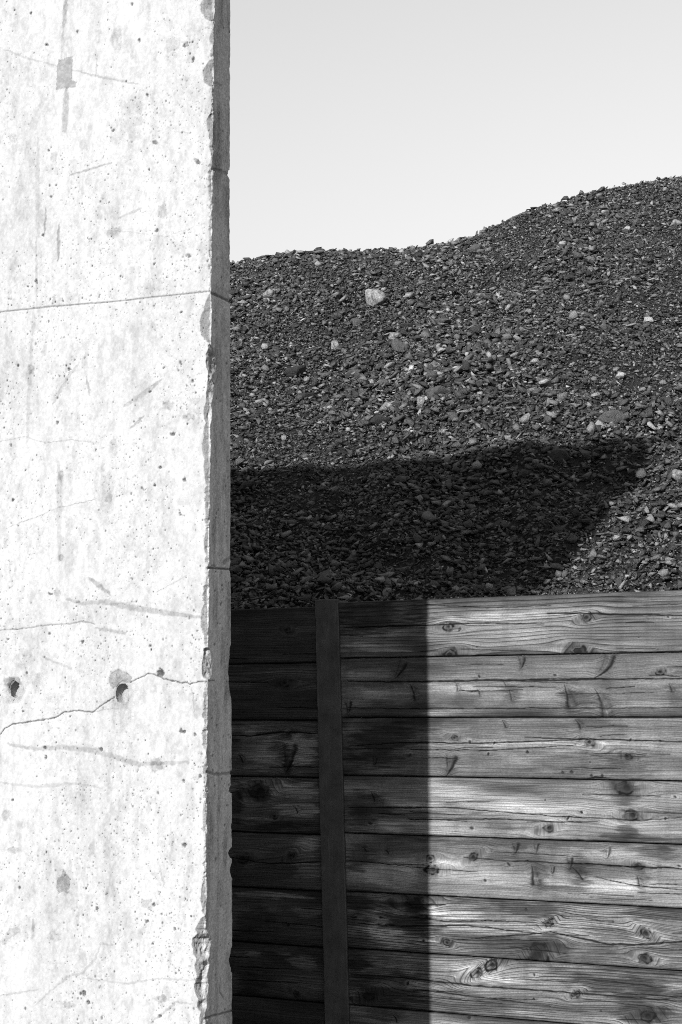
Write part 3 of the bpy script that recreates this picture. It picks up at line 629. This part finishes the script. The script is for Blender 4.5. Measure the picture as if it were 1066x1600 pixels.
# splits along the grain: points, width px
SPLIT = {'R0': [([(855, 958), (930, 959), (1000, 961), (1080, 962)], 2), ([(560, 980), (640, 978), (760, 974), (850, 975)], 1.3), ([(665, 945), (760, 950), (860, 946)], 1)],
 'R1': [([(545, 1065), (640, 1065.5), (700, 1065), (760, 1063), (870, 1063), (930, 1061), (990, 1061), (1080, 1061)], 2.4), ([(718, 1079), (750, 1080)], 1.6), ([(948, 1075), (992, 1073)], 1.5), ([(545, 1106), (640, 1108), (800, 1107), (1080, 1106)], 1)],
 'R2': [([(545, 1166), (640, 1160), (740, 1162), (840, 1158), (930, 1155), (1000, 1157), (1080, 1160)], 1.5), ([(820, 1152), (930, 1156)], 1.2), ([(640, 1171), (760, 1173), (900, 1164)], 1), ([(918, 1217), (930, 1214), (950, 1216)], 2)],
 'R3': [([(545, 1262), (700, 1262), (860, 1275), (1000, 1282), (1080, 1277)], 1.1), ([(640, 1281), (780, 1280), (870, 1284)], 1)],
 'R4': [([(725, 1340), (790, 1345), (900, 1350), (990, 1354), (1080, 1358)], 1.5), ([(930, 1371), (1000, 1385), (1080, 1392)], 1.1), ([(545, 1345), (600, 1350), (662, 1352)], 1)],
 'R5': [([(640, 1414), (696, 1414)], 2), ([(560, 1443), (640, 1448), (730, 1446), (850, 1460), (920, 1462)], 1.5), ([(860, 1456), (950, 1476), (1010, 1476), (1080, 1471)], 2.2), ([(640, 1433), (700, 1440), (790, 1438)], 1.3), ([(700, 1470), (800, 1462), (870, 1456)], 1.2)],
 'R6': [([(548, 1523), (620, 1527), (680, 1534), (760, 1542), (850, 1548), (960, 1557), (1080, 1566)], 1.8), ([(640, 1545), (720, 1555), (860, 1572)], 1.1)],
 'L2': [([(362, 1150), (392, 1150), (440, 1144), (500, 1146)], 2)], 'L4': [([(362, 1340), (420, 1350), (500, 1347)], 1)]}
# darker or lighter weathered patches: (x, y, rx, ry, factor)
TONE = {'R0': [(610, 988, 40, 6, 1.35), (580, 965, 85, 30, .5), (600, 1012, 70, 8, 1.5), (860, 935, 180, 12, .72), (690, 1015, 50, 9, .8), (905, 1008, 45, 9, .75), (760, 965, 90, 6, 1.3), (860, 955, 90, 8, 1.2)],
 'R1': [(590, 1052, 60, 8, 1.4), (600, 1085, 50, 12, 1.35), (600, 1110, 80, 14, .7), (640, 1040, 120, 10, .85), (905, 1095, 30, 20, .66), (800, 1085, 18, 20, .7), (690, 1115, 50, 8, 1.2), (1055, 1090, 20, 20, .75), (980, 1045, 50, 12, .85), (720, 1075, 60, 8, 1.25), (730, 1093, 20, 16, .8)],
 'R2': [(590, 1170, 70, 50, .5), (640, 1130, 90, 14, .7), (860, 1135, 240, 10, .85), (980, 1195, 60, 24, .72), (900, 1190, 80, 24, .8), (840, 1160, 180, 6, 1.25), (930, 1135, 60, 10, .8), (660, 1170, 60, 10, 1.15)],
 'R3': [(600, 1292, 55, 8, 1.4), (610, 1255, 50, 8, 1.35), (560, 1268, 20, 8, .7), (700, 1235, 60, 14, 1.15), (750, 1265, 130, 10, 1.3), (660, 1285, 60, 8, 1.2), (977, 1240, 22, 24, .62), (980, 1300, 16, 14, .55), (570, 1270, 40, 40, .6), (850, 1300, 60, 8, .85), (1000, 1310, 60, 6, .6), (780, 1296, 20, 16, .78)],
 'R4': [(610, 1366, 60, 22, 1.4), (860, 1318, 240, 9, .62), (730, 1362, 80, 14, 1.1), (560, 1340, 25, 30, .6), (905, 1355, 18, 26, .6), (870, 1387, 60, 6, .6), (845, 1367, 12, 22, .7), (1030, 1330, 40, 10, .62), (990, 1380, 40, 12, 1.2), (1005, 1375, 10, 25, .7)],
 'R5': [(610, 1465, 50, 20, 1.7), (590, 1430, 40, 10, 1.5), (640, 1440, 40, 25, .45), (655, 1420, 20, 20, .45), (820, 1420, 60, 12, .58), (1030, 1425, 60, 12, .55), (960, 1465, 70, 10, 1.25), (700, 1425, 50, 14, 1.3), (560, 1410, 30, 20, .55), (780, 1470, 80, 14, .78), (960, 1460, 50, 8, .7), (1000, 1495, 60, 10, 1.25), (850, 1475, 40, 14, .7), (560, 1460, 30, 40, .65)],
 'R6': [(610, 1508, 50, 16, 1.4), (620, 1537, 60, 6, 1.7), (600, 1550, 60, 40, .5), (560, 1510, 30, 30, .5), (970, 1540, 90, 22, .52), (1010, 1580, 40, 18, .6), (750, 1520, 60, 14, 1.25), (690, 1545, 80, 8, 1.25), (830, 1570, 90, 12, .8), (1000, 1517, 60, 7, .6), (1050, 1545, 20, 14, 1.3), (760, 1575, 100, 10, .75)],
 'R7': [(600, 1585, 30, 20, .7)],
 'L2': [(470, 1170, 40, 20, 2.3), (395, 1170, 40, 24, 1.7), (430, 1195, 60, 14, 1.4), (450, 1200, 8, 20, .5)], 'L3': [(455, 1235, 50, 12, 1.9), (470, 1265, 40, 8, 2.0), (400, 1238, 26, 18, .6), (370, 1250, 16, 30, .5), (430, 1290, 70, 8, .5)],
 'L4': [(480, 1330, 24, 24, 1.6), (400, 1320, 40, 16, 1.1), (480, 1360, 26, 12, 1.8), (370, 1350, 14, 30, .7)], 'L5': [(430, 1399, 75, 5, 2.6), (480, 1425, 30, 10, 1.6), (395, 1440, 40, 24, .6)], 'L6': [(472, 1503, 22, 10, 3.4), (400, 1489, 20, 4, 2.4), (440, 1485, 40, 7, 1.7), (390, 1540, 30, 24, .6)]}
STYLE = {  # tone, ring contrast, mean ring spacing m
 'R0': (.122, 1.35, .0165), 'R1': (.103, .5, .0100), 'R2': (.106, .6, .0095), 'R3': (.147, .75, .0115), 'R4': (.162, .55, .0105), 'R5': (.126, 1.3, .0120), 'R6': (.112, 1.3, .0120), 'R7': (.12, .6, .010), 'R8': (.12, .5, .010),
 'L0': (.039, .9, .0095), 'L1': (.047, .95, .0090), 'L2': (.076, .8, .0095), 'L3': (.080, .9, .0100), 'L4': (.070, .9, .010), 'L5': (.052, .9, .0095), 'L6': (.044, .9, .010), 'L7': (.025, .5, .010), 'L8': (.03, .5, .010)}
FIBRE = {'R0': .55, 'R1': .42, 'R2': .42, 'R3': .5, 'R4': .36, 'R5': .85, 'R6': .75}     # how open the grain has weathered
def plank(key, u0, u1, z0, z1, seed, fine=True):
    base, con, spc = STYLE[key]
    rgp = np.random.default_rng(seed)
    du = 0.0026 if fine else .02
    uf0, uf1 = max(u0, -.99), min(u1, 1.30)
    uu = np.arange(uf0, uf1, du)
    if u0 < uf0: uu = np.concatenate([np.arange(u0, uf0, .02), uu])
    if u1 > uf1: uu = np.concatenate([uu, np.arange(uf1, u1, .02)])
    gap = 0.0016
    vv_ = np.linspace(z0 + gap, z1 - gap, max(8, int((z1 - z0) / (0.0023 if fine else .02))))
    U, V = np.meshgrid(uu, vv_)
    dark = np.ones_like(U); D = np.zeros_like(U)
    Vw = V + (fbm(U * 1.3, V * 6 + seed, seed, 3) - .5) * .022 + (fbm(U * 6, V * 20, seed + 1, 2) - .5) * .004
    ringp = np.zeros_like(U); ringm = np.zeros_like(U)
    def W(x, y, r):
        k = on_fence(x, y); return k[0], k[1]
    for (x, y, r, kd, rot, tone) in KN.get(key, []):
        k0, k1 = W(x, y, r); R = r * FMPX; dx, dz = U - k0, V - k1
        wob = 1 + .7 * (fbm(U * 45, V * 60, seed + int(x), 3) - .5)
        if kd == 'eye' and r < 4.6:                              # pin knots: small torn flecks
            q_ = rgp.uniform(-1.3, 1.3); a_ = dx * math.cos(q_) + dz * math.sin(q_); b_ = dz * math.cos(q_) - dx * math.sin(q_)
            rho = np.hypot(a_ / rgp.uniform(1.2, 2.2), b_) * wob / (R * .62); k = 1 - sst(.5, 1.15, rho); dark *= 1 - k * (1 - tone * .4)
            dark *= 1 + .35 * np.exp(-(np.hypot(a_ - R, b_) / (R * .8)) ** 2); D += .002 * k
            Vw = Vw - dz / np.maximum((np.hypot(dx / 2.4, dz) / R) ** 2, 1) * .7
        elif kd in ('eye', 'ball'):
            asp = rgp.uniform(1.15, 1.9) if kd == 'eye' else 1.0; q_ = rgp.uniform(-.5, .5); cx_ = rgp.uniform(-.4, .4); dx, dz = dx * math.cos(q_) + dz * math.sin(q_), dz * math.cos(q_) - dx * math.sin(q_)
            R = R * (.82 if kd == 'eye' else 1); dark *= 1 - .25 * (1 - tone) * np.exp(-(dx / (R * 1.1)) ** 2 - ((dz + R * 1.2) / (R * 2.2)) ** 2)
            rho = np.hypot(dx / asp, dz) * wob / R
            rho_f = np.hypot(dx / 2.8, dz) / R; Rf = 1.0 if kd == 'ball' else 1.55
            Vw = Vw - dz / np.maximum((rho_f / Rf) ** 2, 1) * .92
            ins = 1 - sst(.85, 1.1, rho); rim = np.exp(-((rho - 1) / .22) ** 2); core = np.exp(-(np.hypot((dx + R * cx_) / 1.25, dz) * (1.6 * wob - .6).clip(.35) / (R * .46)) ** 2)
            brk = np.clip(2.6 * vn(dx / R * 1.3 + x, dz / R * 1.3, seed + 9) - .9, 0, 1.2); dark *= 1 - ins * (1 - (.5 + .45 * tone)); dark *= 1 - rim * .95 * brk * (1 if tone < .9 else .3); dark *= (1 - np.clip(core * 1.35, 0, 1) * (1 - tone * .45)) if tone < .9 else 1; dark *= 1 + .3 * ins * (1 - core) * vn(dx / R * 5, dz / R * 5 + x, seed)
            dark *= 1 + .22 * np.exp(-((rho_f - 1.9) / .5) ** 2); dark *= 1 - .30 * (1 - tone) * np.exp(-(dx / (R * 5)) ** 2 - (dz / (R * .9)) ** 2)
            ringp += ins * rho * 1.6; ringm = np.maximum(ringm, ins * .35)
            D += -ins * .002 + core * .004 * (tone < .9)
        elif kd == 'pin':
            rho = np.hypot(dx * (1 + .5 * (dz > 0)), dz * 1.2) * wob / (R * .8); k = 1 - sst(.6, 1.1, rho); dark *= 1 - k * (1 - tone); D += .003 * k
        else:                                                  # a branch cut lengthwise: a slanting spike, dark on one flank and torn pale on the other
            c, s_ = math.cos(rot), math.sin(rot); a = dx * c + dz * s_; b = -dx * s_ + dz * c
            b = b - (rgp.uniform(.02, .3) * a * a / R) * (1 if rot > 0 else -1)
            wd = R * rgp.uniform(.17, .30) * (1.0 + .9 * np.clip(a / R, -1, 1)) * wob + .0012
            ins = (1 - sst(.75, 1.25, np.abs(b) / wd)) * (1 - sst(.85, 1.1, np.abs(a) / R))
            lim = 1 - sst(.75, 1.1, np.abs(a) / R)
            flank = (np.exp(-((b / wd + 1.0) / .42) ** 2) + .75 * np.exp(-((b / wd - 1.0) / .3) ** 2) * vn(a * 90, b * 40, seed + 2)) * lim
            lite = np.exp(-(b / wd / .75) ** 2) * lim
            strip = .5 + .5 * np.sin(b / wd * 7 + 5 * vn(a * 60, b * 160, seed))
            dark *= 1 - ins * (1 - tone) * .35 * strip; dark *= np.clip(1 - flank * (1 - tone * .7) * 1.05, .08, 1); dark *= 1 + lite * .75 * strip ** 2
            halo = np.exp(-(a / (R * .9)) ** 2 - (b / (R * .5)) ** 2); dark *= 1 - halo * (1 - tone) * .4; dark *= 1 - .28 * (1 - tone) * np.exp(-((dx + .008 * (fbm(V * 20, U * 0, seed + 6, 2) - .5)) / (R * .55)) ** 2 - ((dz + R * .7) / (R * 1.5)) ** 2)
            Vw = Vw - dz * np.exp(-(a / R) ** 2 - (b / (R * .6)) ** 2) * .8
            D += flank * .005 - ins * .0025
    for (x, y, rx, ry, f_) in TONE.get(key, []):
        k0, k1 = W(x, y, 1)
        rr = np.hypot((U - k0) / (rx * FMPX), (V - k1) / (ry * FMPX)) + (fbm(U * 9, V * 34, seed + int(x + y), 4) - .5) * 1.5 + (fbm(U * 16, V * 170, seed + int(x), 3) - .5) * 1.3
        k = 1 - sst(.45, 1.25, rr); dark *= 1 + (f_ ** 1.45 - 1) * k
    tone_n = fbm(U * 2.2, V * 16, seed + 40, 4); dark *= .22 + 1.4 * tone_n
    # long drips and sawn nibs across the face
    dark *= 1 - .10 * sst(.6, .8, fbm(U * 26, V * 2, seed + 41, 2))
    hatch = np.sin((U * 1.0 + V * (.75 if seed % 2 else -.75)) * 2 * math.pi / .016 + 7 * fbm(U * 14, V * 14, seed + 44, 2)); dark *= 1 + .03 * hatch * sst(.5, .68, fbm(U * 3.2, V * 11, seed + 43, 3))   # saw marks
    # darker towards the edges of the plank
    edge = np.minimum(V - vv_[0], vv_[-1] - V)
    dark *= 1 - (.5 * np.exp(-edge / .012)) * (.4 + 1.1 * fbm(U * 5, V * 3, seed + 42, 3))
    # nearer the post the wood is darker, set in TONE
    sp = SPLIT.get(key, [])
    sp = [([W(x, y, 1) for x, y in pts], w * FMPX) for pts, w in sp]
    for k in range(8 if fine else 0):
        a = rgp.uniform(u0, 1.1); L_ = rgp.uniform(.08, .45); zc = rgp.uniform(z0 + .02, z1 - .02); sl = rgp.uniform(-.012, .012)
        sp.append(([(a, zc), (a + L_ / 2, zc + sl / 2 + rgp.normal() * .001), (a + L_, zc + sl)], rgp.uniform(.0012, .0030)))
    for pts, w in sp:
        Vs = V + (fbm(U * 24, V * 3, seed + 55, 3) - .5) * .006
        dd, r = seg_dist(U, Vs, pts); ww = w * .5 * (1 - .6 * np.abs(2 * r - 1) ** 2) * (.6 + .8 * vn(U * 60, V * 0, seed + 3))
        k = 1 - sst(ww * .6, ww * 1.3 + .0007, dd); dark *= 1 - .9 * k; D += .005 * k
        dark *= 1 - .25 * np.exp(-dd / .004)
    # ring count along Vw
    tab = np.linspace(-.1, 3.0, 6000); dens = 1 / (spc * np.exp(1.1 * (fbm(tab * 55, tab * 0, seed + 60, 3) - .5) * 2)); ph = np.cumsum(dens) * (tab[1] - tab[0])
    phase = np.interp(Vw, tab, ph) * (1 - ringm) + (np.interp(Vw, tab, ph) * .2 + ringp) * ringm
    # worn arris
    arr = np.minimum(edge, .02); nib = (fbm(U * 30, V * 0 + (V > (z0 + z1) / 2), seed + 70, 3) - .35)
    D += .006 * np.exp(-arr / .0022) + np.clip(nib, 0, 1) * .012 * np.exp(-arr / .004)
    D += (fbm(U * 1.2, V * 3, seed + 80, 2) - .5) * .006 + (fbm(U * 5, V * 120, seed + 81, 3) - .5) * .0012
    n_r, n_c = U.shape
    base_off = 0.003 * (rgp.random() - .5)
    P = U[..., None] * F_E - (D + base_off)[..., None] * F_N; P[..., 2] = V
    TK = 0.07
    ring = np.concatenate([np.arange(n_c), np.arange(1, n_r) * n_c + n_c - 1, (n_r - 1) * n_c + np.arange(n_c - 2, -1, -1), np.arange(n_r - 2, 0, -1) * n_c])
    Pf = P.reshape(-1, 3); Pb = U[..., None] * F_E - TK * F_N; Pb[..., 2] = V; Pb = Pb.reshape(-1, 3)[ring]
    nv = len(Pf); m = len(ring); k = np.arange(m); kn = (k + 1) % m
    side = np.stack([ring[kn], ring[k], nv + k, nv + kn], -1)
    back = (nv + np.arange(m))[None, ::-1]
    ex = lambda a: np.concatenate([a.ravel(), a.ravel()[ring]])
    at = {'u': ex(U), 'v': ex(Vw), 'phase': ex(phase), 'dark': ex(np.clip(dark ** 1.28 * 1.04, .05, 2.6)), 'contrast': ex(np.full_like(U, con) * (.6 + .8 * fbm(U * 3, V * 12, seed + 90, 3))), 'base': ex(np.full_like(U, base)), 'seed': ex(np.full_like(U, seed * 1.37)), 'fibre': ex(np.full_like(U, FIBRE.get(key, .8)) * (.7 + .6 * fbm(U * 2, V * 9, seed + 91, 3)))}
    o = link('plank', np_mesh('plank', np.concatenate([Pf, Pb]), [grid_faces(n_r, n_c), side, back], at), M_WOOD)
    put(o); return o
for k in range(9):
    o = plank('R%d' % k, U_R - .03, 2.3, R_TOP[k + 1] if k < 9 else 0, R_TOP[k], 300 + k * 17, fine=k < 8)
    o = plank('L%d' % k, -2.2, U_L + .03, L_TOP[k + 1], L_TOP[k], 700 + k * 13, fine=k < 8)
# ---- the post: an H section, leaning a little
def post():
    (ua, za), (ub, zb) = on_fence(512.5, 937), on_fence(529, 1600)
    zt = za; lean = (ua - ub) / (za - zb)
    hw, FT, WB, DEP = .0585, .013, .011, .20
    sec = [(-hw, .016), (hw, .016), (hw, .016 - FT), (WB / 2, .016 - FT), (WB / 2, .016 - DEP + FT), (hw, .016 - DEP + FT), (hw, .016 - DEP), (-hw, .016 - DEP), (-hw, .016 - DEP + FT), (-WB / 2, .016 - DEP + FT), (-WB / 2, .016 - FT), (-hw, .016 - FT)]
    # rounded edges on the outer flange
    b = .0025; sec2 = []
    for k, p in enumerate(sec):
        if k in (0, 1):
            sgn = -1 if k == 0 else 1
            q = [(sgn * hw, p[1] - b), (sgn * (hw - b * .3), p[1] - b * .3), (sgn * (hw - b), p[1])]
            sec2 += q if k == 0 else q[::-1]
        else: sec2.append(p)
    # extra columns on the visible face
    face = [(x, .016) for x in np.linspace(-hw + b, hw - b, 26)[1:-1]]
    sec2 = sec2[:3] + face + sec2[3:]
    zz = np.concatenate([[-.4], np.arange(.2, zt - .001, .006), [zt - .0015, zt]])
    vv = []
    for z in zz:
        for x, n in sec2:
            u = ua + (z - za) * lean + x
            e = abs(abs(x) - hw) < .003 and n > 0
            dn = (float(vn(np.array(z * 55), np.array(x * 9), 8)) - .5) * .0018 if e else 0
            nick = .004 * max(0, float(vn(np.array(z * 28), np.array(0.0 if x < 0 else 9.0), 12)) - .72) / .28 if e else 0
            top = -.0015 if z == zt else 0
            vv.append(F_E * (u + (dn - nick * (1 if x > 0 else -1))) + F_N * (n + top) + np.array([0, 0, z + (.002 * (float(vn(np.array(x * 60), np.array(3.0), 4)) - .5) if z == zt else 0)]))
    n = len(sec2)
    fc = grid_faces(len(zz), n, wrap=True)
    cap = np.arange((len(zz) - 1) * n, len(zz) * n)[None, :]
    o = link('steel_post', np_mesh('steel_post', vv, [fc, cap], smooth=False), M_STEEL); put(o); o['label'] = 'dark flat-faced steel post between the planks'
post()
